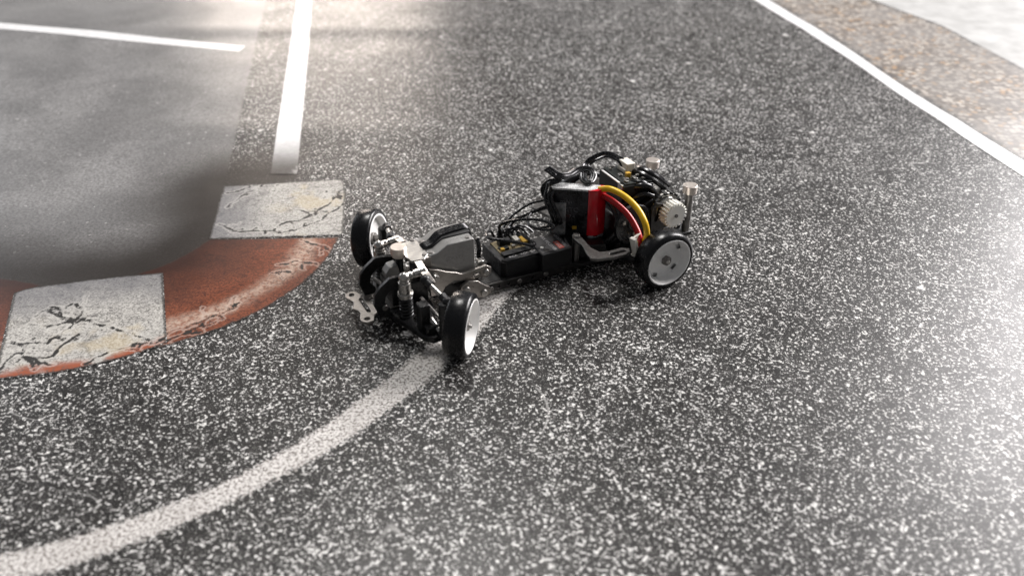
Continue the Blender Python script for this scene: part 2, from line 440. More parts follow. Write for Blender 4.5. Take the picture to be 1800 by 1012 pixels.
def kerb_shade_dist(xy):
    d = dist_poly(xy, KERB_SHADE)
    # outside of the kerb (towards the car and the viewer) the painted shadow ends sooner
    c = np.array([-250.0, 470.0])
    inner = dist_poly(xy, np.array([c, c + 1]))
    edge = np.array([np.linalg.norm(KERB_SHADE - c, axis=1).mean()])
    k = np.array([KERB_SHADE[np.argmin(np.linalg.norm(KERB_SHADE - q, axis=1))] for q in xy]) if len(xy) < 60000 else None
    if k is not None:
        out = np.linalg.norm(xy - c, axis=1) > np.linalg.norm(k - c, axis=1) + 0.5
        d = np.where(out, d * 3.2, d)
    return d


def relief(x, y):
    """slow waves where the rolled mat does not lie quite flat (mm)"""
    z = 1.0 * np.exp(-((y - 662 - 0.02 * x + 4 * np.sin(x / 90)) / 15) ** 2) * (0.35 + 0.65 / (1 + np.exp((x - 130) / 60)))
    z = z + 0.45 * np.exp(-((y - 484 - 0.03 * x + 6 * np.sin(x / 120 + 1)) / 17) ** 2) * (1 - 0.75 * np.exp(-((x - 20) / 90) ** 2))
    far = 1 / (1 + np.exp(-(np.hypot(x - 10, y - 330) - 240) / 25))
    z = z + 0.7 * far * (np.sin(x / 95 + 0.6) * np.sin(y / 120 + 0.3))
    return z


def mesh_grid(name, X, Y, zoff, attrs=None):
    """X, Y 2-D arrays (mm) -> mesh following the relief"""
    nu, nv = X.shape
    Z = relief(X, Y) + zoff
    v = np.stack([X.ravel(), Y.ravel(), Z.ravel()], 1) * S
    idx = np.arange(nu * nv).reshape(nu, nv)
    f = np.stack([idx[:-1, :-1], idx[1:, :-1], idx[1:, 1:], idx[:-1, 1:]], -1).reshape(-1, 4)
    a, b, c = v[f[0, 0]], v[f[0, 1]], v[f[0, 2]]
    if np.cross(b - a, c - a)[2] < 0:
        f = f[:, ::-1]
    me = bpy.data.meshes.new(name)
    me.from_pydata(v.tolist(), [], f.tolist())
    me.polygons.foreach_set('use_smooth', np.ones(len(f), bool))
    for k, val in (attrs or {}).items():
        at = me.attributes.new(k, 'FLOAT', 'POINT')
        at.data.foreach_set('value', np.asarray(val, np.float32).ravel())
    me.update()
    return me


def link(name, me, mat, parent=None):
    o = bpy.data.objects.new(name, me)
    COL.objects.link(o)
    if mat is not None:
        me.materials.append(mat)
    o.parent = parent
    return o


def axis_coords(lo, hi, flo, fhi, fine, coarse):
    return np.concatenate([np.arange(lo, flo, coarse), np.arange(flo, fhi, fine), np.arange(fhi, hi + 1, coarse)])


gx = axis_coords(-1600, 1600, -500, 500, 6.0, 40.0)
gy = axis_coords(-700, 2600, 150, 1000, 5.0, 40.0)
GX, GY = np.meshgrid(gx, gy, indexing='ij')
xy = np.stack([GX.ravel(), GY.ravel()], 1)
track_mat = link('track_mat', mesh_grid('track_mat', GX, GY, 0.0, {'kerb_shade': kerb_shade_dist(xy)}), PM['asphalt'])
track_mat['kind'] = 'structure'
track_mat['label'] = 'satin mat printed with speckled asphalt, lines and kerb under the car'


def crack_field(q, cracks):
    """distance to jagged, branching crack lines (branches count as a little farther off, so they come out thinner)"""
    rnd = random.Random(11)

    def jag(pts, lev, amp):
        for _ in range(lev):
            out = [pts[0]]
            for a, b in zip(pts[:-1], pts[1:]):
                L = math.hypot(b[0] - a[0], b[1] - a[1])
                k = rnd.uniform(-amp, amp)
                out += [((a[0] + b[0]) / 2 - (b[1] - a[1]) * k, (a[1] + b[1]) / 2 + (b[0] - a[0]) * k), b]
            pts = out
        return pts
    best = np.full(len(q), 1e9)
    for c in cracks:
        main = jag(list(c), 2, 0.16)
        best = np.minimum(best, dist_poly(q, main))
        for i in range(1, len(main) - 1):
            if rnd.random() < 0.42:
                a = main[i]
                ang = math.atan2(main[i + 1][1] - a[1], main[i + 1][0] - a[0]) + rnd.choice((-1, 1)) * rnd.uniform(0.4, 1.1)
                L = rnd.uniform(3, 10)
                tw = jag([a, (a[0] + L * math.cos(ang), a[1] + L * math.sin(ang))], 3, 0.2)
                best = np.minimum(best, dist_poly(q, tw) + 0.32)
    return best


def strip(name, A, B, nu, nv, mat, zoff, label=None, cracks=None):
    a, b = dense(A, nu), dense(B, nu)
    t = np.linspace(0, 1, nv)
    X = a[:, :1] * (1 - t) + b[:, :1] * t
    Y = a[:, 1:] * (1 - t) + b[:, 1:] * t
    wid = np.linalg.norm(b - a, axis=1)[:, None]
    edge = np.minimum(t, 1 - t)[None] * wid
    la = np.concatenate([[0], np.cumsum(np.linalg.norm(np.diff((a + b) / 2, axis=0), axis=1))])
    ends = np.minimum(la, la[-1] - la)[:, None] * np.ones_like(t)[None]
    q = np.stack([X.ravel(), Y.ravel()], 1)
    at = {'edge': edge, 'ends': ends, 'across': np.ones_like(X) * t[None], 'border': np.minimum(edge, ends), 'kerb_shade': kerb_shade_dist(q)}
    if cracks:
        at['crack'] = crack_field(q, cracks)
        at['rusty'] = np.full(len(q), 1.0 if label and 'between red' in label else 0.0)
    o = link(name, mesh_grid(name, X, Y, zoff, at), mat, track_mat)
    if label:
        o['label'] = label
    return o


strip('pavement_patch', DATA['patch_r'], DATA['patch_l'], 160, 90, PM['pavement'], 0.10, 'smooth grey pavement print behind the kerb')
strip('gravel_verge', DATA['rline_r'], DATA['grav_r'], 90, 20, PM['gravel'], 0.10, 'brown gravel print beyond the right white line')
strip('concrete_verge', DATA['grav_r'], DATA['conc_r'], 60, 20, PM['concrete'], 0.10, 'pale plain concrete print in the far corner')
strip('painted_line', DATA['vline_l'], DATA['vline_r'], 130, 8, PM['line'], 0.22, 'white line running away from the kerb')
strip('painted_line', DATA['hline_n'], DATA['hline_f'], 70, 6, PM['line'], 0.22, 'short white line on the grey pavement')
strip('painted_line', DATA['rline_l'], DATA['rline_r'], 110, 8, PM['line'], 0.22, 'long white line beside the gravel')
strip('painted_line', DATA['arc_in'], DATA['arc_out'], 120, 12, PM['worn'], 0.10, 'worn speckled white arc passing under the car')
strip('kerb_block', DATA['kerbB_in'], DATA['kerbB_out'], 110, 60, PM['kerb_red'], 0.18, 'red kerb block print with pale scuffed sheen drawn in', DATA['crackB'])
strip('kerb_block', DATA['kerbD_in'], DATA['kerbD_out'], 50, 50, PM['kerb_red'], 0.18, 'red kerb block print at the left edge', DATA['crackC'])
strip('kerb_block', DATA['kerbA_in'], DATA['kerbA_out'], 80, 80, PM['kerb_white'], 0.26, 'white kerb block print nearest the white line', DATA['crackA'])
strip('kerb_block', DATA['kerbC_in'], DATA['kerbC_out'], 90, 80, PM['kerb_white'], 0.26, 'cracked white kerb block print between red ones', DATA['crackC'])

# ------------------------------------------------------------------ car materials
M = {
    'tyre': simple('black_hard_tyre', (0.005, 0.005, 0.006), 0.28, 0, 0.2, 0.3, 0.06, bump=0.03, bscale=2.0, spec=0.35),
    'rim': simple('white_plastic', (0.90, 0.89, 0.87), 0.34, 0, 0.03, 0.2, 0.06),
    'titan': simple('brushed_titanium', (0.36, 0.335, 0.31), 0.34, 1.0, 0.12, 0.5, 0.08, stretch=(0.3, 2.5, 1), bump=0.03),
    'bright': simple('bright_alloy', (0.56, 0.54, 0.51), 0.36, 1.0, 0.08, 0.5, 0.08, stretch=(0.3, 2.5, 1)),
    'gun': simple('gunmetal', (0.085, 0.082, 0.08), 0.38, 1.0, 0.2, 0.5, 0.1),
    'gun2': simple('grey_gunmetal', (0.15, 0.145, 0.14), 0.36, 1.0, 0.2, 0.5, 0.1),
    'steel': simple('polished_steel', (0.48, 0.465, 0.44), 0.30, 1.0, 0.08, 0.4, 0.06),
    'dull': simple('dull_steel', (0.24, 0.23, 0.22), 0.42, 1.0, 0.15, 0.5, 0.1),
    'black': simple('black_anodised', (0.007, 0.007, 0.0075), 0.34, 0.0, 0.3, 0.4, 0.1, bump=0.03),
    'plastic': simple('black_plastic', (0.007, 0.0068, 0.008), 0.44, 0, 0.25, 0.5, 0.08, bump=0.08, bscale=5),
    'carbon': simple('carbon_plate', (0.010, 0.010, 0.010), 0.4, 0, 0.4, 1.2, 0.1),
    'servo': simple('grey_aluminium', (0.31, 0.305, 0.295), 0.36, 0.6, 0.08, 0.6, 0.07, bump=0.06, bscale=6),
    'wire': simple('black_wire', (0.010, 0.010, 0.011), 0.24, 0, 0.2, 0.5, 0.06),
    'red': simple('red_shrink', (0.60, 0.007, 0.018), 0.18, 0, 0.15, 0.2, 0.04, coat=0.4, bump=0.05, bscale=0.6),
    'red_wire': simple('red_wire', (0.42, 0.008, 0.010), 0.30, 0, 0.06, 0.3, 0.05),
    'yellow': simple('yellow_wire', (0.78, 0.47, 0.012), 0.30, 0, 0.06, 0.3, 0.05),
    'foil': simple('silver_foil', (0.78, 0.78, 0.78), 0.28, 0.5, 0.2, 0.25, 0.08, bump=0.55, bscale=0.45),
    'pouch': simple('dark_battery_wrap', (0.020, 0.020, 0.023), 0.22, 0.35, 0.75, 0.22, 0.1, bump=0.35, bscale=0.35),
    'wrap': simple('smoky_clear_wrap', (0.25, 0.25, 0.252), 0.24, 0.1, 0.6, 0.3, 0.08, bump=0.6, bscale=0.5),
    'white': simple('white_connector', (0.70, 0.67, 0.60), 0.42, 0, 0.04, 0.4, 0.06),
    'nylon': simple('white_nylon', (0.86, 0.85, 0.80), 0.38, 0, 0.03, 0.4, 0.06),
    'tape': simple('clear_tape', (0.36, 0.36, 0.37), 0.25, 0, 0.15, 0.4, 0.05),
    'pcb': simple('bare_circuit_board', (0.21, 0.165, 0.085), 0.45, 0.2, 0.6, 0.6, 0.1),
    'board': simple('green_black_board', (0.022, 0.026, 0.024), 0.35, 0, 0.8, 0.8, 0.1),
    'gold': simple('yellow_part', (0.55, 0.33, 0.04), 0.35, 0.2, 0.1, 0.6, 0.05),
    'magnet': simple('nickel_magnet', (0.74, 0.67, 0.61), 0.36, 1.0, 0.05, 0.3, 0.05),
    'label': simple('dark_label', (0.035, 0.034, 0.036), 0.4, 0, 0.2, 0.4, 0.05),
    'label_red': simple('label_red', (0.45, 0.055, 0.03), 0.4, 0, 0.08, 0.4, 0.05),
    'ink': simple('pale_ink', (0.42, 0.41, 0.41), 0.5, 0, 0.2, 1.0, 0.05),
    'ink_dim': simple('dim_ink', (0.085, 0.085, 0.09), 0.5, 0, 0.2, 1.0, 0.05),
    'ink_dark': simple('dark_engraving', (0.26, 0.255, 0.25), 0.5, 0.4, 0.2, 1.0, 0.05),
    'hole': simple('dark_recess', (0.006, 0.006, 0.006), 0.6, 0, 0.2, 1.0, 0.05),
}


# ------------------------------------------------------------------ mesh builder (mm)
class MB:
    def __init__(self):
        self.bm = bmesh.new()

    def box(self, c, s, rot=None):
        m = Matrix.Translation(c) @ (rot.to_4x4() if rot else Matrix()) @ Matrix.Diagonal((*s, 1))
        bmesh.ops.create_cube(self.bm, size=1, matrix=m)
        return self

    def cyl(self, a, b, r, n=24, r2=None):
        a, b = Vector(a), Vector(b)
        d = b - a
        q = d.to_track_quat('Z', 'Y').to_matrix().to_4x4()
        bmesh.ops.create_cone(self.bm, cap_ends=True, segments=n, radius1=r, radius2=r if r2 is None else r2, depth=d.length, matrix=Matrix.Translation((a + b) / 2) @ q)
        return self

    def ball(self, c, r, s=(1, 1, 1)):
        bmesh.ops.create_uvsphere(self.bm, u_segments=20, v_segments=12, radius=r, matrix=Matrix.Translation(c) @ Matrix.Diagonal((*s, 1)))
        return self

    def tube(self, pts, r, n=10, smooth=True, steps=None):
        P = dense(pts, steps or max(8, len(pts) * 7)) if smooth else np.array(pts, float)
        T = np.gradient(P, axis=0)
        T /= np.linalg.norm(T, axis=1)[:, None] + 1e-9
        nrm = Vector(T[0]).orthogonal().normalized()
        rings = []
        for p, t in zip(P, T):
            t = Vector(t)
            nrm = (nrm - t * nrm.dot(t)).normalized()
            bn = t.cross(nrm)
            rings.append([self.bm.verts.new(Vector(p) + (nrm * math.cos(k * 2 * math.pi / n) + bn * math.sin(k * 2 * math.pi / n)) * r) for k in range(n)])
        for a, b in zip(rings[:-1], rings[1:]):
            for k in range(n):
                self.bm.faces.new((a[k], a[(k + 1) % n], b[(k + 1) % n], b[k]))
        self.bm.faces.new(rings[0][::-1])
        self.bm.faces.new(rings[-1])
        return self

    def lathe(self, prof, n=64, skip=None, close=False):
        """prof [(radius, y)] turned round the local Y axis"""
        rings = []
        for r, y in prof:
            rings.append([self.bm.verts.new((r * math.cos(k * 2 * math.pi / n), y, r * math.sin(k * 2 * math.pi / n))) for k in range(n)])
        m = len(prof)
        for i in range(m if close else m - 1):
            a, b = rings[i], rings[(i + 1) % m]
            for k in range(n):
                if skip and skip(i, k):
                    continue
                self.bm.faces.new((a[k], b[k], b[(k + 1) % n], a[(k + 1) % n]))
        return self

    def plate(self, outline, holes, c0, c1, frame=None):
        """outline and holes in a plane (a, b), thickened from c0 to c1"""
        fr = frame or Matrix()
        tmp = bmesh.new()
        edges = []
        for loop in [outline] + list(holes):
            vs = [tmp.verts.new((p[0], p[1], c0)) for p in loop]
            for i in range(len(vs)):
                edges.append(tmp.edges.new((vs[i], vs[(i + 1) % len(vs)])))
        bmesh.ops.triangle_fill(tmp, use_beauty=True, use_dissolve=False, edges=edges)
        ext = bmesh.ops.extrude_face_region(tmp, geom=tmp.faces[:])
        for v in [g for g in ext['geom'] if isinstance(g, bmesh.types.BMVert)]:
            v.co.z = c1
        bmesh.ops.transform(tmp, matrix=fr, verts=tmp.verts)
        me = bpy.data.meshes.new('tmp')
        tmp.to_mesh(me)
        tmp.free()
        self.bm.from_mesh(me)
        bpy.data.meshes.remove(me)
        return self

    def build(self, name, mat, parent, bevel=0.0, label=None, seg=2, angle=35):
        bm = self.bm
        bmesh.ops.recalc_face_normals(bm, faces=bm.faces)
        bmesh.ops.scale(bm, vec=(S, S, S), verts=bm.verts)
        me = bpy.data.meshes.new(name)
        bm.to_mesh(me)
        bm.free()
        me.polygons.foreach_set('use_smooth', np.ones(len(me.polygons), bool))
        me.set_sharp_from_angle(angle=math.radians(angle))
        o = link(name, me, mat, parent)
        if bevel:
            b = o.modifiers.new('bevel', 'BEVEL')
            b.width = bevel * S
            b.segments = seg
            b.limit_method = 'ANGLE'
            b.angle_limit = math.radians(40)
            b.harden_normals = False
        if label:
            o['label'] = label
        return o


def circle(cx, cy, r, n=20, a0=0.0, a1=2 * math.pi):
    full = abs(a1 - a0 - 2 * math.pi) < 1e-6
    k = n if full else n + 1
    return [(cx + r * math.cos(a0 + (a1 - a0) * i / n), cy + r * math.sin(a0 + (a1 - a0) * i / n)) for i in range(k)]


def slot(x0, y0, x1, y1, r, n=8):
    a = math.atan2(y1 - y0, x1 - x0)
    return circle(x1, y1, r, n, a - math.pi / 2, a + math.pi / 2) + circle(x0, y0, r, n, a + math.pi / 2, a + 3 * math.pi / 2)


def XZ(y):    # plate plane x-z standing at lateral position y (thickness runs along y)
    return Matrix(((1, 0, 0, 0), (0, 0, 1, y), (0, 1, 0, 0), (0, 0, 0, 1)))


def text(name, body, size, mat, parent, origin, ax, ay, align='LEFT', shear=0.0):
    cu = bpy.data.curves.new(name, 'FONT')
    cu.body = body
    cu.size = size * S
    cu.align_x = align
    cu.align_y = 'CENTER'
    cu.shear = shear
    cu.extrude = 0.03 * S
    cu.resolution_u = 2
    t = bpy.data.objects.new(name, cu)
    COL.objects.link(t)
    dg = bpy.context.evaluated_depsgraph_get()
    me = bpy.data.meshes.new_from_object(t.evaluated_get(dg))
    bpy.data.objects.remove(t)
    ax, ay = Vector(ax).normalized(), Vector(ay).normalized()
    az = ax.cross(ay)
    m = Matrix((ax, ay, az)).transposed().to_4x4()
    m.translation = Vector(origin) * S
    me.transform(m)
    me.materials.clear()
    me.name = name
    return link(name, me, mat, parent)


# ------------------------------------------------------------------ the car (x forward, y to its left, z up, origin under the front axle)
car = bpy.data.objects.new('model_drift_car', None)
COL.objects.link(car)
car.empty_display_size = 0.02
car.location = (-39.395 * S, 302.726 * S, 0.0)
car.rotation_euler = (0, 0, 3.6190)
car['label'] = 'bodyless miniature drift car chassis with white wheels and red battery end'
car['category'] = 'model car'


def screw(parent, p, d, r=1.1, h=0.6, mat='steel'):
    """button head screw with a socket, standing on p, pointing along d"""
    p, d = Vector(p), Vector(d).normalized()
    o = MB().cyl(p, p + d * h, r, 18, r * 0.82).build('screw', M[mat], parent, 0.08)
    return o


# ---- wheels
def make_wheel(width):
    w = width / 2
    rim = MB()
    prof = [(9.7, -w), (10.5, -w), (10.5, w - 0.3), (10.3, w), (9.9, w + 0.02), (9.65, w - 0.35), (9.2, 0.6), (8.7, -0.2), (7.1, -0.5), (5.3, -0.3), (3.6, 0.1), (3.0, 0.4), (2.8, 1.2), (1.3, 1.2), (1.3, -0.6), (3.4, -1.1), (8.9, -1.5), (9.7, -w)]

    def skip(i, k):
        return i in (7, 15) and (k % 12) in (0, 1, 2) if i == 7 else False
    rim.lathe(prof, 60, skip)
    o = rim.build('wheel', M['rim'], None, angle=28)
    t = MB().lathe([(10.52, -w), (11.4, -w - 0.02), (12.0, -w + 0.25), (12.5, -w + 0.95), (12.5, w - 1.25), (12.25, w - 0.85), (11.45, w - 0.12), (11.0, w), (10.52, w - 0.05)], 96, close=True)
    t.build('tyre', M['tyre'], o, angle=50)
    n = MB().cyl((0, 1.1, 0), (0, 2.7, 0), 2.15, 6).cyl((0, 2.7, 0), (0, 3.1, 0), 1.6, 18)
    n.build('axle_nut', M['dull'], o, 0.12)
    MB().cyl((0, 3.1, 0), (0, 4.0, 0), 0.9, 14, 0.6).build('axle_tip', M['steel'], o, 0.06)
    MB().cyl((0, -2.2, 0), (0, -0.4, 0), 2.6, 24).cyl((0, -5.5, 0), (0, -2.2, 0), 1.6, 18).build('hub', M['dull'], o, 0.1)
    return o


def place_wheel(w, pos, steer, camber, side):
    a = Vector((-math.sin(steer) * math.cos(camber), math.cos(steer) * math.cos(camber), math.sin(camber)))
    y = a * side
    z = (Vector((0, 0, 1)) - y * y.z).normalized()
    x = y.cross(z)
    m = Matrix((x, y, z)).transposed().to_4x4()
    m.translation = Vector(pos) * S
    w.parent = car
    w.matrix_local = m
    return y


def copy_part(o, parent):
    c = o.copy()
    COL.objects.link(c)
    c.parent = parent
    for ch in o.children:
        copy_part(ch, c)
    return c


front = make_wheel(8.4)
rear = make_wheel(8.3)
front2, rear2 = copy_part(front, car), copy_part(rear, car)
aFL = place_wheel(front, (-4.0, 37.5, 12.65), 0.87, -0.030, 1)
aFR = place_wheel(front2, (4.11, -37.63, 12.9), 0.873, 0.117, -1)
place_wheel(rear, (-97.66, 32.86, 12.5), 0, 0, 1)
place_wheel(rear2, (-97.66, -32.86, 12.5), 0, 0, -1)
front['label'] = 'near front wheel turned hard to the left'
front2['label'] = 'far front wheel turned hard to the left'
rear['label'] = 'near rear wheel with deep white dish'
rear2['label'] = 'far rear wheel behind the black ribbon cable'

# ---- front bumper plate
half = [(25.6, 0), (24.3, 2.2), (23.9, 4.4), (24.6, 6.0), (25.2, 7.4)] + circle(22.8, 9.0, 2.7, 10, -0.2, 2.6)[0:] + [(19.6, 8.2), (18.0, 6.6), (15.0, 6.0), (11.0, 6.4), (6.0, 6.4)]
out = half + [(x, -y) for x, y in half[::-1] if abs(y) > 1e-6]
holes = [circle(22.9, 9.2, 1.15, 14), circle(22.9, -9.2, 1.15, 14), slot(20.6, -4.6, 20.6, 4.6, 0.85), slot(16.6, -3.4, 16.6, 3.4, 0.8)]
MB().plate(out, holes, 5.4, 6.5).build('bumper_plate', M['titan'], car, 0.14, 'bright metal bumper plate with two holes and slots')

# ---- front bulkhead and arms
b = MB().box((3.5, 0, 9.5), (15, 12.5, 11)).box((9.5, 0, 14.5), (5, 9, 4)).box((-3, 0, 16), (5, 9, 8))
bulk = b.build('front_bulkhead', M['black'], car, 0.5)
prof = [(4.0, 20.4), (9.4, 21.4), (12.4, 21.4), (16.3, 18.6), (19.0, 15.6), (19.6, 11.0), (17.6, 5.2), (13.4, 4.0), (13.0, 8.0), (15.2, 11.2), (14.6, 14.0), (11.6, 16.8), (4.0, 17.0)]
for s in (1, -1):
    MB().plate(prof, [], -0.9, 0.9, XZ(8.3 * s)).build('front_bracket', M['black'], car, 0.22)
    screw(bulk, (15.4, 9.2 * s, 9.2), (0, s, 0), 1.3, 0.6, 'dull')
    # lower arm
    arm = [(13, 7), (13, 11), (9.5, 22), (7.6, 29), (5, 32), (1.5, 31.5), (1, 28), (2.5, 21), (-4, 11), (-4, 7)]
    hole = [(9, 11), (7.0, 19), (4.2, 19.5), (0.2, 11)]
    MB().plate([(x, y * s) for x, y in arm], [[(x, y * s) for x, y in hole]], 3.4, 6.0).build('lower_arm', M['black'], car, 0.3)
    # silver hinge pin ends in front of the arm
    MB().cyl((13.2, 7.8 * s, 4.8), (16.6, 7.8 * s, 4.6), 1.15, 16).build('hinge_pin', M['steel'], car, 0.15)
    # steering block
    kb = MB().box((5.2, 23.4 * s, 11.0), (4.4, 4.6, 11)).box((3.6, 26.6 * s, 6.6), (5.6, 5.0, 4.8)).cyl((0.4, 32.0 * s, 4.5), (0.2, 31.6 * s, 20.0), 2.1, 18)
    kb.build('steering_block', M['black'], car, 0.5)
    # upper turnbuckle and steering link
    u = MB().cyl((1.0, 19.6 * s, 22.2), (-1.0, 29.4 * s, 20.6), 1.05, 14)
    ul = u.build('upper_link', M['steel'], car, 0.08)
    MB().ball((1.4, 17.6 * s, 22.5), 2.1).ball((-1.4, 31.3 * s, 20.0), 2.0).cyl((0.6, 21.4 * s, 21.9), (1.4, 17.6 * s, 22.5), 1.5, 14).cyl((-0.8, 27.8 * s, 20.9), (-1.4, 31.3 * s, 20.0), 1.5, 14).build('ball_end', M['plastic'], ul)
    t = MB().cyl((3.0, 24.6 * s, 9.6), (1.2, 31.6 * s, 6.0), 1.05, 14).build('steering_link', M['steel'], car, 0.08)
    MB().cyl((1.5, 30.2 * s, 6.8), (0.8, 33.2 * s, 5.2), 1.55, 14).ball((0.7, 33.6 * s, 5.0), 1.8).build('ball_end', M['plastic'], t)
    # rear diagonal strut from the arm to the chassis
    MB().cyl((2.6, 15.0 * s, 13.2), (0.6, 30.0 * s, 11.4), 0.75, 12).build('droop_rod', M['dull'], car)
    # shock absorber
    sx, sy = 8.2, 13.3 * s
    sh = MB().cyl((sx, sy, 16.8), (sx, sy, 21.3), 2.45, 28).cyl((sx, sy, 15.4), (sx, sy, 16.8), 3.1, 28).cyl((sx, sy, 21.3), (sx, sy, 22.2), 2.0, 24)
    sh.cyl((sx, sy, 13.8), (sx, sy, 15.4), 2.4, 24)
    shock = sh.build('shock_absorber', M['steel'], car, 0.22)
    coil = [(sx + 2.25 * math.cos(a), sy + 2.25 * math.sin(a), 6.2 + 8.2 * a / (2 * math.pi * 5.5)) for a in np.linspace(0, 2 * math.pi * 5.5, 110)]
    MB().tube(coil, 0.52, 8, smooth=False).build('spring', M['black'], shock)
    MB().cyl((sx, sy, 4.6), (sx, sy, 14.0), 1.3, 16).cyl((sx, sy, 4.6), (sx, sy, 6.4), 2.5, 20).build('shock_body', M['plastic'], shock, 0.2)
    MB().box((sx, sy, 3.6), (3.2, 3.0, 2.6)).build('shock_foot', M['dull'], shock, 0.3)
    MB().ball((sx, sy, 23.2), 2.15).cyl((sx, sy, 23.2), (sx - 3.0, sy, 23.5), 1.55, 20).cyl((sx - 3.0, sy, 23.5), (sx - 3.8, sy, 23.6), 1.25, 20).cyl((sx - 3.8, sy, 23.6), (sx - 8.6, sy, 24.0), 1.6, 20).build('ball_stud', M['steel'], shock, 0.15)

# pale plastic horn between the brackets
MB().plate([(5.2, 15.5), (11.4, 15.5), (11.6, 19.0), (9.6, 21.6), (6.4, 21.9)], [], -2.2, 2.6, XZ(-0.6)).build('steering_horn', M['servo'], car, 0.35)
MB().tube([(14.4, -5.0, 14.0), (12.6, -2.2, 12.6), (13.4, 1.2, 12.4), (12.2, 4.0, 11.6)], 0.8).build('link_rod', M['dull'], car)

# bridge over the front end
br = MB()
br.plate([(-4.8, -6.6), (2.6, -6.6), (3.8, -2), (3.8, 4), (3.0, 8.0), (-2.2, 8.8), (-4.8, 6.0)], [], 25.0, 26.1)
bridge = br.build('top_bridge', M['bright'], car, 0.2, 'bright bent metal bridge behind the magnet post')
for s in (1, -1):
    p = [(0.4, 7.6 * s, 25.5), (0.6, 11.6 * s, 24.8), (0.4, 16.2 * s, 23.6), (-0.2, 20.0 * s, 21.6)]
    P = dense(p, 14)
    m = MB()
    ring = []
    for q in P:
        ring.append([m.bm.verts.new((q[0] + dx, q[1], q[2] + dz)) for dx, dz in ((-1.5, -0.4), (1.5, -0.4), (1.5, 0.4), (-1.5, 0.4))])
    for a, c in zip(ring[:-1], ring[1:]):
        for k in range(4):
            m.bm.faces.new((a[k], a[(k + 1) % 4], c[(k + 1) % 4], c[k]))
    m.bm.faces.new(ring[0])
    m.bm.faces.new(ring[-1])
    m.build('bridge_arm', M['titan'], bridge, 0.12)
    screw(bridge, (-3.2, 6.2 * s, 26.1), (0, 0, 1), 1.0, 0.5, 'dull')
MB().plate([(-5.5, 17.5), (-5.5, 25.2), (-2.0, 25.2), (0.5, 20.0), (0.5, 17.5)], [], -0.6, 0.6, XZ(6.6)).plate([(-5.5, 17.5), (-5.5, 25.2), (-2.0, 25.2), (0.5, 20.0), (0.5, 17.5)], [], -0.6, 0.6, XZ(-6.0)).build('bridge_leg', M['titan'], bridge, 0.15)

post = MB().cyl((5.0, 0, 12), (5.0, 0, 24.0), 1.5, 20).build('front_body_post', M['plastic'], car, 0.2)
MB().cyl((5.0, 0, 24.6), (5.0, 0, 25.9), 2.8, 40).cyl((5.0, 0, 25.8), (5.0, 0, 28.9), 3.15, 48).build('magnet_cap', M['magnet'], post, 0.22)

# ---- side plates in titanium
sp = [(-3.5, 21.2), (-7.0, 20.2), (-10.6, 18.2), (-15.0, 16.6), (-16.4, 15.6), (-18.2, 15.3), (-22, 15.5), (-28.0, 16.2), (-30.2, 14.6), (-30.0, 12.2), (-28.2, 10.6), (-25.4, 11.4), (-19.3, 11.6), (-13.7, 13.2), (-9.8, 11.4), (-8.2, 8.6), (-3.5, 8.6)]
for s in (1, -1):
    MB().plate(sp, [slot(-24.6, 13.4, -22.6, 13.2, 0.7)], -0.7, 0.7, XZ(9.0 * s)).build('side_plate', M['titan'], car, 0.18)
    screw(car, (-27.7, 9.7 * s, 13.2), (0, s, 0), 1.45, 0.8, 'steel')
    screw(car, (-5.4, 9.7 * s, 17.6), (0, s, 0), 1.6, 2.2, 'steel')
    boss = MB().plate([(-14.6, 7.4), (-16.0, 10.8), (-19.2, 12.2), (-23.0, 11.4), (-26.0, 8.6), (-28.6, 6.8), (-28.8, 4.0), (-26.0, 2.6), (-22.0, 3.6), (-17, 5.2)], [], -0.7, 0.7, XZ(10.9 * s))
    boss.build('link_plate', M['titan'], car, 0.18)
    screw(car, (-18.0, 11.6 * s, 8.6), (0, s, 0), 1.7, 1.0, 'steel')
    screw(car, (-25.6, 11.6 * s, 5.2), (0, s, 0), 1.6, 1.0, 'steel')
    rail = MB().plate([(-22, 2.0), (-22, 5.6), (-30, 5.6), (-60, 5.2), (-84, 5.2), (-84, 1.6), (-60, 1.6)], [circle(-34.0, 3.6, 0.8, 12), circle(-38.5, 3.5, 0.8, 12), circle(-50, 3.4, 0.8, 12)], -0.7, 0.7, XZ(7.6 * s))
    rail.build('chassis_rail', M['gun'], car, 0.15)
    for x in (-30.4, -43.5, -56.0):
        screw(car, (x, 8.3 * s, 3.5), (0, s, 0), 1.2, 0.7, 'dull')
deck = [(-10, 6.2), (-34, 6.2), (-50, 6.2), (-66, 7.0), (-72, 11.0), (-90, 11.0), (-104, 9)]
MB().plate(deck + [(x, -y) for x, y in deck[::-1]], [], 4.0, 5.2).build('main_deck', M['carbon'], car, 0.15)
MB().box((-16, 0, 8.0), (20, 13, 6)).build('servo_mount', M['black'], car, 0.4)

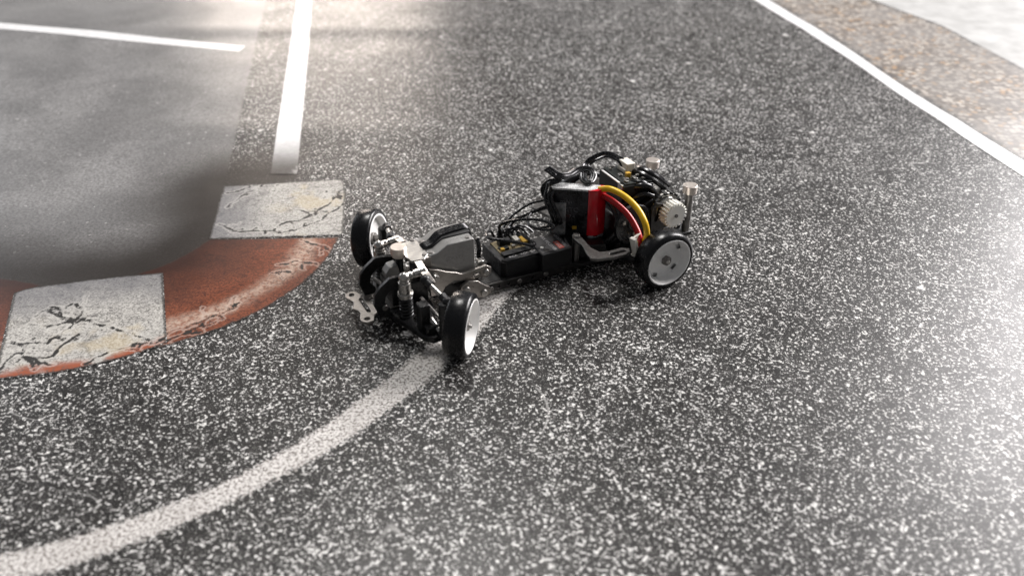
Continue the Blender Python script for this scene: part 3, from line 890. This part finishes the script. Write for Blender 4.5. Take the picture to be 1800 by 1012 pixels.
# ---- servo
prof = [(-4.8, 10), (-4.8, 25.6), (-8.2, 25.8), (-12.6, 28.4), (-23.6, 28.4), (-24.2, 27.8), (-24.2, 10)]
servo = MB().plate(prof, [], -7.2, 7.2, XZ(-0.2)).build('servo', M['servo'], car, 0.35, 'grey metal servo with black lead over the top')
MB().plate([(-4.2, 11), (-4.2, 23.4), (-3.0, 23.4), (-3.0, 11)], [], -7.0, 7.0, XZ(-0.2)).build('servo_flange', M['black'], servo, 0.2)
for p in ((-6.4, 5.2, 25.75), (-6.4, -4.4, 25.75), (-22.0, 5.2, 28.4), (-21.8, -5.4, 28.4)):
    MB().cyl(p, (p[0], p[1], p[2] + 0.12), 1.25, 18).cyl((p[0], p[1], p[2] + 0.1), (p[0], p[1], p[2] + 0.35), 0.85, 16).build('screw', M['dull'], servo, 0.06)
gp = [(-4.6, 25.3), (-8.2, 25.6), (-12.4, 28.2), (-24.6, 28.2), (-24.6, 29.0), (-12.8, 29.0), (-8.4, 26.7), (-4.6, 26.1)]
MB().plate(gp, [], -1.9, 2.7, XZ(-0.7)).build('lead_channel', M['hole'], servo, 0.2)
for k in range(4):
    o = (k - 1.5) * 1.05 - 0.9
    MB().tube([(-4.2, o + 1.2, 25.0), (-5.2, o + 1.2, 26.6), (-8.6, o + 0.6, 27.2), (-12.4, o - 0.4, 29.3), (-18, o - 1.2, 29.5), (-23.6, o - 1.4, 29.2), (-25.4, o - 1.4, 27.6), (-26.0, o - 1.4, 21), (-26.4, o - 1.4, 14)], 0.56, 8).build('servo_lead', M['wire'], servo)
for body, x, z, sz in (('DIGITAL', -7.2, 15.4, 2.6), ('SERVO', -11.5, 22.0, 2.6)):
    text('lettering', body, sz, M['ink_dark'], servo, (x, 7.03, z), (-1, 0, 0), (0, 0, 1))
text('lettering', 'DIGITAL', 2.2, M['ink_dark'], servo, (-13.2, 4.4, 28.43), (-1, 0, 0), (0, -1, 0))
MB().tube(WIRES['servo_lead'], 0.9, 10).build('servo_cable', M['wire'], car)
MB().box((-27.0, 5.6, 14.5), (2.4, 3.0, 5.0)).build('servo_bracket', M['steel'], car, 0.5)

# ---- receiver (two black cases)
c = MB().plate([(-56, -13.6), (-37.0, -13.6), (-37.0, 4.0), (-38.8, 6.2), (-56, 6.2)], [], 5.2, 12.2)
rx = c.build('receiver', M['plastic'], car, 0.35, 'black receiver case with white lettering')
rimo = [(-56, -13.5), (-37.1, -13.5), (-37.1, 4.0), (-38.9, 6.1), (-56, 6.1)]
MB().plate(rimo, [[(-56, -11.4), (-39.8, -11.4), (-39.8, 2.2), (-56, 2.2)]], 12.2, 13.2).build('receiver_lid', M['plastic'], rx, 0.25)
MB().box((-47.6, -5.0, 12.3), (15.6, 12.6, 0.5)).build('circuit_board', M['pcb'], rx)
MB().box((-47.5, 0.4, 12.9), (15.8, 3.2, 1.0)).build('lid_bar', M['plastic'], rx, 0.2)
for x in (-45.2, -49.6, -53.8):
    MB().cyl((x, 0.4, 13.3), (x, 0.4, 13.55), 1.15, 18).build('lid_hole', M['hole'], rx)
for x, y, sx, sy, sz, mt in ((-41.2, -2.4, 1.6, 1.6, 1.6, 'gold'), (-41.0, -5.0, 1.0, 1.4, 0.8, 'board'), (-43.5, -4.0, 2.2, 2.4, 0.9, 'board'), (-44.5, -8.0, 5.0, 3.0, 2.6, 'plastic'), (-49.5, -7.4, 2.4, 5.6, 2.4, 'white'), (-53.0, -6.0, 3.0, 5.0, 1.4, 'gold'), (-53.6, -10.0, 3.0, 3.0, 1.6, 'board'), (-46.8, -3.6, 1.5, 1.2, 1.2, 'steel')):
    MB().box((x, y, 12.5 + sz / 2), (sx, sy, sz)).build('component', M[mt], rx, 0.15)
text('lettering', 'MINI RC', 3.3, M['ink_dim'], rx, (-36.92, -12.2, 10.9), (0, 1, 0), (0, 0, 1))
text('lettering', '2', 3.3, M['ink_dim'], rx, (-36.92, 1.2, 10.2), (0, 1, 0), (0, 0, 1))
text('lettering', '2.4G  RX V2', 2.6, M['ink_dim'], rx, (-36.92, -10.6, 7.4), (0, 1, 0), (0, 0, 1))
for body, x in (('RCA', -41.0), ('ACC', -46.2), ('DATA', -51.0)):
    text('lettering', body, 1.9, M['ink'], rx, (x, 4.0, 13.24), (-1, 0, 0), (0, -1, 0))
c2 = MB().plate([(-68, -5), (-53.6, -5), (-53.6, 9.4), (-68, 9.4)], [], 5.2, 13.6)
rx2 = c2.build('control_unit', M['plastic'], car, 0.45, 'second black case with red and white label')
MB().box((-60.8, 2.2, 13.7), (13.4, 12.6, 0.3)).build('label', M['label'], rx2, 0.08)
MB().box((-63.6, 5.3, 13.9), (2.3, 6.0, 0.08)).build('red_mark', M['label_red'], rx2)
MB().cyl((-56.0, 4.5, 13.8), (-56.0, 4.5, 14.3), 0.75, 16).build('button', M['nylon'], rx2, 0.1)
MB().cyl((-56.8, 6.9, 13.8), (-56.8, 6.9, 14.0), 1.3, 18).build('port', M['hole'], rx2)
MB().cyl((-57.8, 2.9, 13.8), (-57.8, 2.9, 14.0), 1.0, 18).build('port', M['hole'], rx2)
text('lettering', 'SPEED', 2.0, M['ink_dim'], rx2, (-63.6, -3.7, 13.9), (0, 1, 0), (1, 0, 0))
text('lettering', 'RACE', 2.0, M['ink'], rx2, (-63.6, 2.7, 13.96), (0, 1, 0), (1, 0, 0))
text('lettering', 'MICRO UNIT', 1.8, M['ink'], rx2, (-66.1, -3.1, 13.9), (0, 1, 0), (1, 0, 0), shear=0.3)
text('lettering', 'RX RECEIVER', 2.1, M['ink'], rx2, (-60.6, -3.5, 13.9), (0, 1, 0), (1, 0, 0))

for key in ('receiver_loop', 'receiver_coil', 'antenna', 'signal'):
    MB().tube(WIRES[key], 0.62 if key != 'antenna' else 0.5, 10).build('receiver_wire', M['wire'], car)
# loose bundle where the leads enter the receiver
for k in range(5):
    x = -43.0 - k * 1.7
    MB().tube([(x, -9.0, 13.4), (x + 0.4, -9.4, 16.0), (x - 1.0 - k * 0.5, -11.0, 17.6), (x - 4 - k, -12.0, 15.0), (x - 6 - k, -10, 13.0)], 0.5, 8).build('receiver_wire', M['wire'], car)

# ---- battery
def pouch(u0, u1, w0, w1, z0, z1, grow=0.0, rnd=2.2):
    """rounded pouch cell: u runs from its far left corner to the red end, w through its thickness"""
    O = Vector((-65.5, -7.8))
    U = Vector((-17.0, 12.3)).normalized()
    Wd = Vector((-6.4, -2.4)).normalized()
    n = 8
    ua, ub, wa, wb = u0 - grow, u1 + grow, w0 - grow, w1 + grow
    pts = []
    for cx, cy, a in ((ub - rnd, wa + rnd, -math.pi / 2), (ub - rnd, wb - rnd, 0), (ua + rnd, wb - rnd, math.pi / 2), (ua + rnd, wa + rnd, math.pi)):
        for k in range(n + 1):
            t = a + k * math.pi / 2 / n
            q = O + U * (cx + rnd * math.cos(t)) + Wd * (cy + rnd * math.sin(t))
            pts.append((q.x, q.y))
    return MB().plate(pts, [], z0, z1)


bat = pouch(0, 21.0, 0, 6.6, 12.0, 33.4, 0, 2.0).build('battery', M['pouch'], car, 0.7, 'upright dark wrapped battery with red end', seg=3)
pouch(0.3, 19.0, 0.2, 6.4, 33.1, 34.2, 0, 2.0).build('foil_top', M['foil'], bat, 0.4)
pouch(15.6, 21.2, 0, 6.6, 12.6, 34.1, 0.22, 2.6).build('red_end', M['red'], bat, 0.8, 'glossy red end of the battery', seg=3)
pouch(16.0, 21.0, 0, 6.6, 10.8, 12.7, 0.1, 2.4).build('white_foot', M['tape'], bat, 0.3)
pouch(0.2, 8.8, 0, 6.6, 12.0, 27.5, 0.16, 2.0).build('clear_wrap', M['wrap'], bat, 0.5)
Ub, Wb = Vector((-17.0, 12.3, 0)).normalized(), Vector((-12.3, -17.0, 0)).normalized()
fo = Vector((-65.5, -7.8, 0))
for body, u, z, sz in (('mAh', 5.2, 28.2, 2.6), ('STC', 7.6, 24.4, 3.0), ('7.4', 9.0, 21.2, 2.2)):
    q = fo + Ub * u - Wb * 0.06
    text('lettering', body, sz, M['ink_dim'], bat, (q.x, q.y, z), Ub, (0, 0, 1))
q = fo + Ub * 11.6
MB().box((q.x, q.y, 16.0), (1.9, 0.3, 1.5), Matrix.Rotation(math.atan2(12.3, -17.0), 3, 'Z')).build('yellow_mark', M['gold'], bat)
MB().box((-79, -1, 8.6), (16, 20, 6.0), Matrix.Rotation(-0.3, 3, 'Z')).build('battery_tray', M['black'], car, 0.6)
MB().tube(WIRES['power_red'], 1.3, 14).build('power_lead', M['red_wire'], car, label='red power lead')
MB().tube(WIRES['power_yellow'], 1.3, 14).build('power_lead', M['yellow'], car, label='yellow power lead')
rc = Matrix.Rotation(0.25, 3, 'Y') @ Matrix.Rotation(0.2, 3, 'Z')
con = MB().box((-88.6, 25.6, 18.4), (5.6, 1.0, 7.6), rc).box((-86.3, 27.4, 18.8), (1.6, 3.0, 7.6), rc).box((-88.4, 27.2, 14.8), (5.2, 3.0, 1.0), rc)
con.build('power_connector', M['white'], car, 0.25, 'white plastic power connector')
MB().box((-87.8, 26.8, 18.4), (1.2, 1.2, 3.6), rc).build('connector_pin', M['gold'], car, 0.1)

# ---- rear side plates on standoffs
ro = [(-73.2, 5.0), (-70.4, 4.6), (-69.2, 7.5), (-69.6, 14.0), (-67.6, 21.5), (-67.2, 24.6), (-69.5, 26.6), (-76.0, 28.2), (-81.5, 28.6), (-84.4, 27.6), (-85.4, 25.2), (-83.0, 23.2), (-77.0, 23.2), (-73.2, 22.0), (-71.8, 17.5), (-72.8, 10.0)]
for s in (1, -1):
    pl = MB().plate([(x, y * s) for x, y in ro], [slot(-76.6, 25.6 * s, -82.4, 26.0 * s, 0.8)], 15.4, 16.7).build('rear_side_plate', M['gun2'], car, 0.2)
    MB().cyl((-71.2, 6.8 * s, 5.0), (-71.2, 6.8 * s, 15.4), 1.6, 20).build('standoff', M['dull'], pl, 0.15)
    screw(pl, (-71.2, 6.8 * s, 16.7), (0, 0, 1), 1.9, 0.9, 'dull')

# ---- rear gearbox, motor, gears
g = MB().box((-98, 0, 14), (18, 20, 16)).box((-101, -1, 23.5), (15, 20, 9)).box((-114, 0, 10), (18, 22, 3.4))
gear_box = g.build('gearbox', M['black'], car, 0.8)
MB().cyl((-97.66, -29, 12.5), (-97.66, 29, 12.5), 1.5, 20).build('rear_axle', M['dull'], car)
mo = MB().cyl((-111.4, -15, 23.0), (-111.4, 13.2, 23.0), 7.2, 40).cyl((-111.4, 13.2, 23.0), (-111.4, 14.4, 23.0), 5.6, 32)
motor = mo.build('motor', M['steel'], car, 0.5, 'silver motor across the rear end')
for k in range(9):
    a = 0.2 + k * 0.42
    MB().box((-111.4 + 7.15 * math.cos(a), 12.0, 23.0 + 7.15 * math.sin(a)), (0.9, 3.6, 1.3), Matrix.Rotation(-a, 3, 'Y')).build('vent_slot', M['hole'], motor)
MB().plate([(-102.5, 15), (-102.0, 26.2), (-104.6, 28.4), (-107.6, 27.6), (-110, 26.2), (-116.0, 24), (-116, 16)], [slot(-104.6, 20.4, -105.2, 25.4, 0.9), circle(-111.4, 23.0, 2.6, 16)], -0.7, 0.7, XZ(15.4)).build('motor_mount', M['gun'], car, 0.2)
screw(car, (-107.8, 16.1, 22.4), (0, 1, 0), 1.2, 0.8, 'steel')
pin = MB()
loops = []
for yy in (16.1, 20.7):
    ring, inner = [], []
    for k in range(22):
        for da, r in ((-0.10, 4.7), (-0.055, 5.7), (0.055, 5.7), (0.10, 4.7)):
            a = k * 2 * math.pi / 22 + da
            ring.append(pin.bm.verts.new((-111.4 + r * math.cos(a), yy, 23.0 + r * math.sin(a))))
            inner.append(pin.bm.verts.new((-111.4 + 0.8 * math.cos(a), yy, 23.0 + 0.8 * math.sin(a))))
    loops.append((ring, inner))
for k in range(88):
    n = (k + 1) % 88
    (r0, i0), (r1, i1) = loops
    pin.bm.faces.new((r0[k], r0[n], r1[n], r1[k]))
    pin.bm.faces.new((r0[k], r0[n], i0[n], i0[k]))
    pin.bm.faces.new((r1[k], r1[n], i1[n], i1[k]))
pg = pin.build('pinion_gear', M['nylon'], car, 0.0, 'white nylon pinion gear')
MB().cyl((-111.4, 15, 23.0), (-111.4, 21.2, 23.0), 0.78, 14).build('motor_shaft', M['dull'], pg)
sg = MB().lathe([(8.9, -1.0), (8.9, 1.0), (7.7, 1.0), (7.4, 0.3), (2.6, 0.3), (2.6, 1.0), (1.4, 1.0), (1.4, -1.0)], 64, close=True)
bmesh.ops.translate(sg.bm, verts=sg.bm.verts, vec=(-94.2, 14.0, 20.4))
spur = sg.build('spur_gear', M['wire'], car, 0.12, 'black spur gear beside the red lead')
for a in (0.3, 2.4, 4.5):
    screw(spur, (-94.2 + 5 * math.cos(a), 14.3, 20.4 + 5 * math.sin(a)), (0, 1, 0), 1.0, 0.6, 'steel')
MB().cyl((-94.2, 8, 20.4), (-94.2, 15.6, 20.4), 1.3, 16).build('spur_shaft', M['steel'], spur, 0.1)
# metal details inside the rear end
MB().box((-103.4, 11.0, 26.0), (5.0, 3.0, 4.0), Matrix.Rotation(0.4, 3, 'Y')).build('motor_clamp', M['plastic'], car, 0.5)
MB().box((-100.5, 11.5, 16.0), (3.0, 2.0, 3.0)).build('gearbox_cover', M['dull'], car, 0.4)

# ---- speed controller board
esc = MB().plate([(-93.2, -12.1), (-92.8, 7.3), (-106.4, 9.9), (-107.8, -9.3)], [], 27.0, 34.8).build('speed_controller', M['plastic'], car, 0.4, 'black speed controller box with open circuit board on top')
MB().box((-93.1, -2.9, 35.15), (0.9, 13.5, 0.5)).build('case_edge', M['rim'], esc, 0.15)
MB().plate([(-94.4, -10.9), (-94.0, 6.7), (-106.0, 9.1), (-107.0, -8.7)], [], 34.8, 35.5).build('circuit_board', M['board'], esc)
c = MB().box((-102.2, -4.7, 37.60), (4.2, 6.6, 4.2)).box((-99.8, -4.7, 36.40), (1.0, 6.0, 1.8))
cn = c.build('cable_connector', M['white'], esc, 0.3)
for x, y, sx, sy, sz, mt in ((-103.0, 1.2, 2.0, 1.8, 2.2, 'gold'), (-101.0, -1.6, 1.6, 1.8, 0.8, 'steel'), (-104.6, 4.0, 1.6, 2.6, 0.9, 'steel'), (-106.8, 2.6, 1.5, 1.2, 1.2, 'steel'), (-101.0, 2.6, 2.2, 1.6, 0.7, 'dull'), (-100.4, -8.4, 1.2, 1.2, 1.0, 'steel'), (-99.9, 4.6, 1.2, 2.0, 0.7, 'dull'), (-108.4, 5.4, 2.0, 1.5, 0.8, 'dull'), (-102.6, -10, 1.6, 1.0, 0.8, 'dull')):
    MB().box((x + 4.2, y + 0.3, 35.5 + sz / 2), (sx, sy, sz), Matrix.Rotation(random.uniform(-0.2, 0.2), 3, 'Z')).build('component', M[mt], esc, 0.12)
MB().box((-93.0, 4.9, 33.00), (0.6, 3.6, 4.4)).build('case_clip', M['steel'], esc, 0.2)


def ribbon(pts, n, gap, r, name, mat, parent, face=(0.25, 0.55, 0.8), steps=90):
    P = dense(pts, steps)
    T = np.gradient(P, axis=0)
    T /= np.linalg.norm(T, axis=1)[:, None]
    sd = np.cross(T, np.array(face))
    sd /= np.linalg.norm(sd, axis=1)[:, None] + 1e-6
    for i in range(1, len(sd)):
        if sd[i] @ sd[i - 1] < 0:
            sd[i] = -sd[i]
    for _ in range(6):
        sd[1:-1] = (sd[:-2] + 2 * sd[1:-1] + sd[2:]) / 4
    for k in range(n):
        MB().tube(P + sd * (k - (n - 1) / 2) * gap, r, 8, smooth=False).build(name, mat, parent)


ribbon(WIRES['ribbon'], 3, 1.05, 0.58, 'ribbon_cable_wire', M['wire'], car)
ribbon(WIRES['phase'], 2, 2.2, 1.2, 'motor_lead', M['wire'], car, steps=30)
ribbon(WIRES['phaseb'], 2, 2.2, 1.2, 'motor_lead', M['wire'], car, steps=30)
for k in range(3):      # leads dropping in front of the battery
    MB().tube([(-66 - k * 0.8, -9 + k * 1.2, 35 - k), (-63.4 - k, -6.5 + k, 30), (-64.5 - k * 1.6, -3.5 + k * 1.4, 24 - k), (-66.5 - k, -5 + k, 18.5), (-63 + k, -8, 15.5)], 0.65, 10).build('slack_lead', M['wire'], car)
for k in range(4):      # slack battery and sensor leads between battery and gears
    MB().tube([(-86.5 - k * 1.6, 2 + k, 30 - k), (-89 - k, 7 + k * 1.5, 25 - k * 2), (-88.5 - k * 1.4, 11 + k, 18 - k), (-86 - k * 2, 9 + k * 1.2, 12), (-84 - k * 2, 5, 9)], 1.0, 10).build('slack_lead', M['wire'], car)
for k in ('motor1', 'motor2', 'motor3'):
    MB().tube(WIRES[k], 1.35, 12).build('motor_lead', M['wire'], car)

# ---- rear body posts
for s in (1, -1):
    rp = MB().cyl((-122.8, 14.0 * s, 9.0), (-122.8, 14.0 * s, 28.4), 1.75, 24).build('rear_body_post', M['dull'], car, 0.15)
    MB().cyl((-122.8, 14.0 * s, 28.2), (-122.8, 14.0 * s, 31.9), 3.0, 48).build('magnet_cap', M['magnet'], rp, 0.22)
MB().box((-119, 0, 9.0), (12, 32, 2.0)).build('rear_post_mount', M['black'], car, 0.4)
for s in (1, -1):
    MB().plate([(-86, 9 * s), (-94, 27.5 * s), (-101, 27.5 * s), (-108, 9 * s)], [[(-91, 13 * s), (-96, 23 * s), (-99, 23 * s), (-103, 13 * s)]], 4.6, 7.4).build('rear_arm', M['black'], car, 0.3)
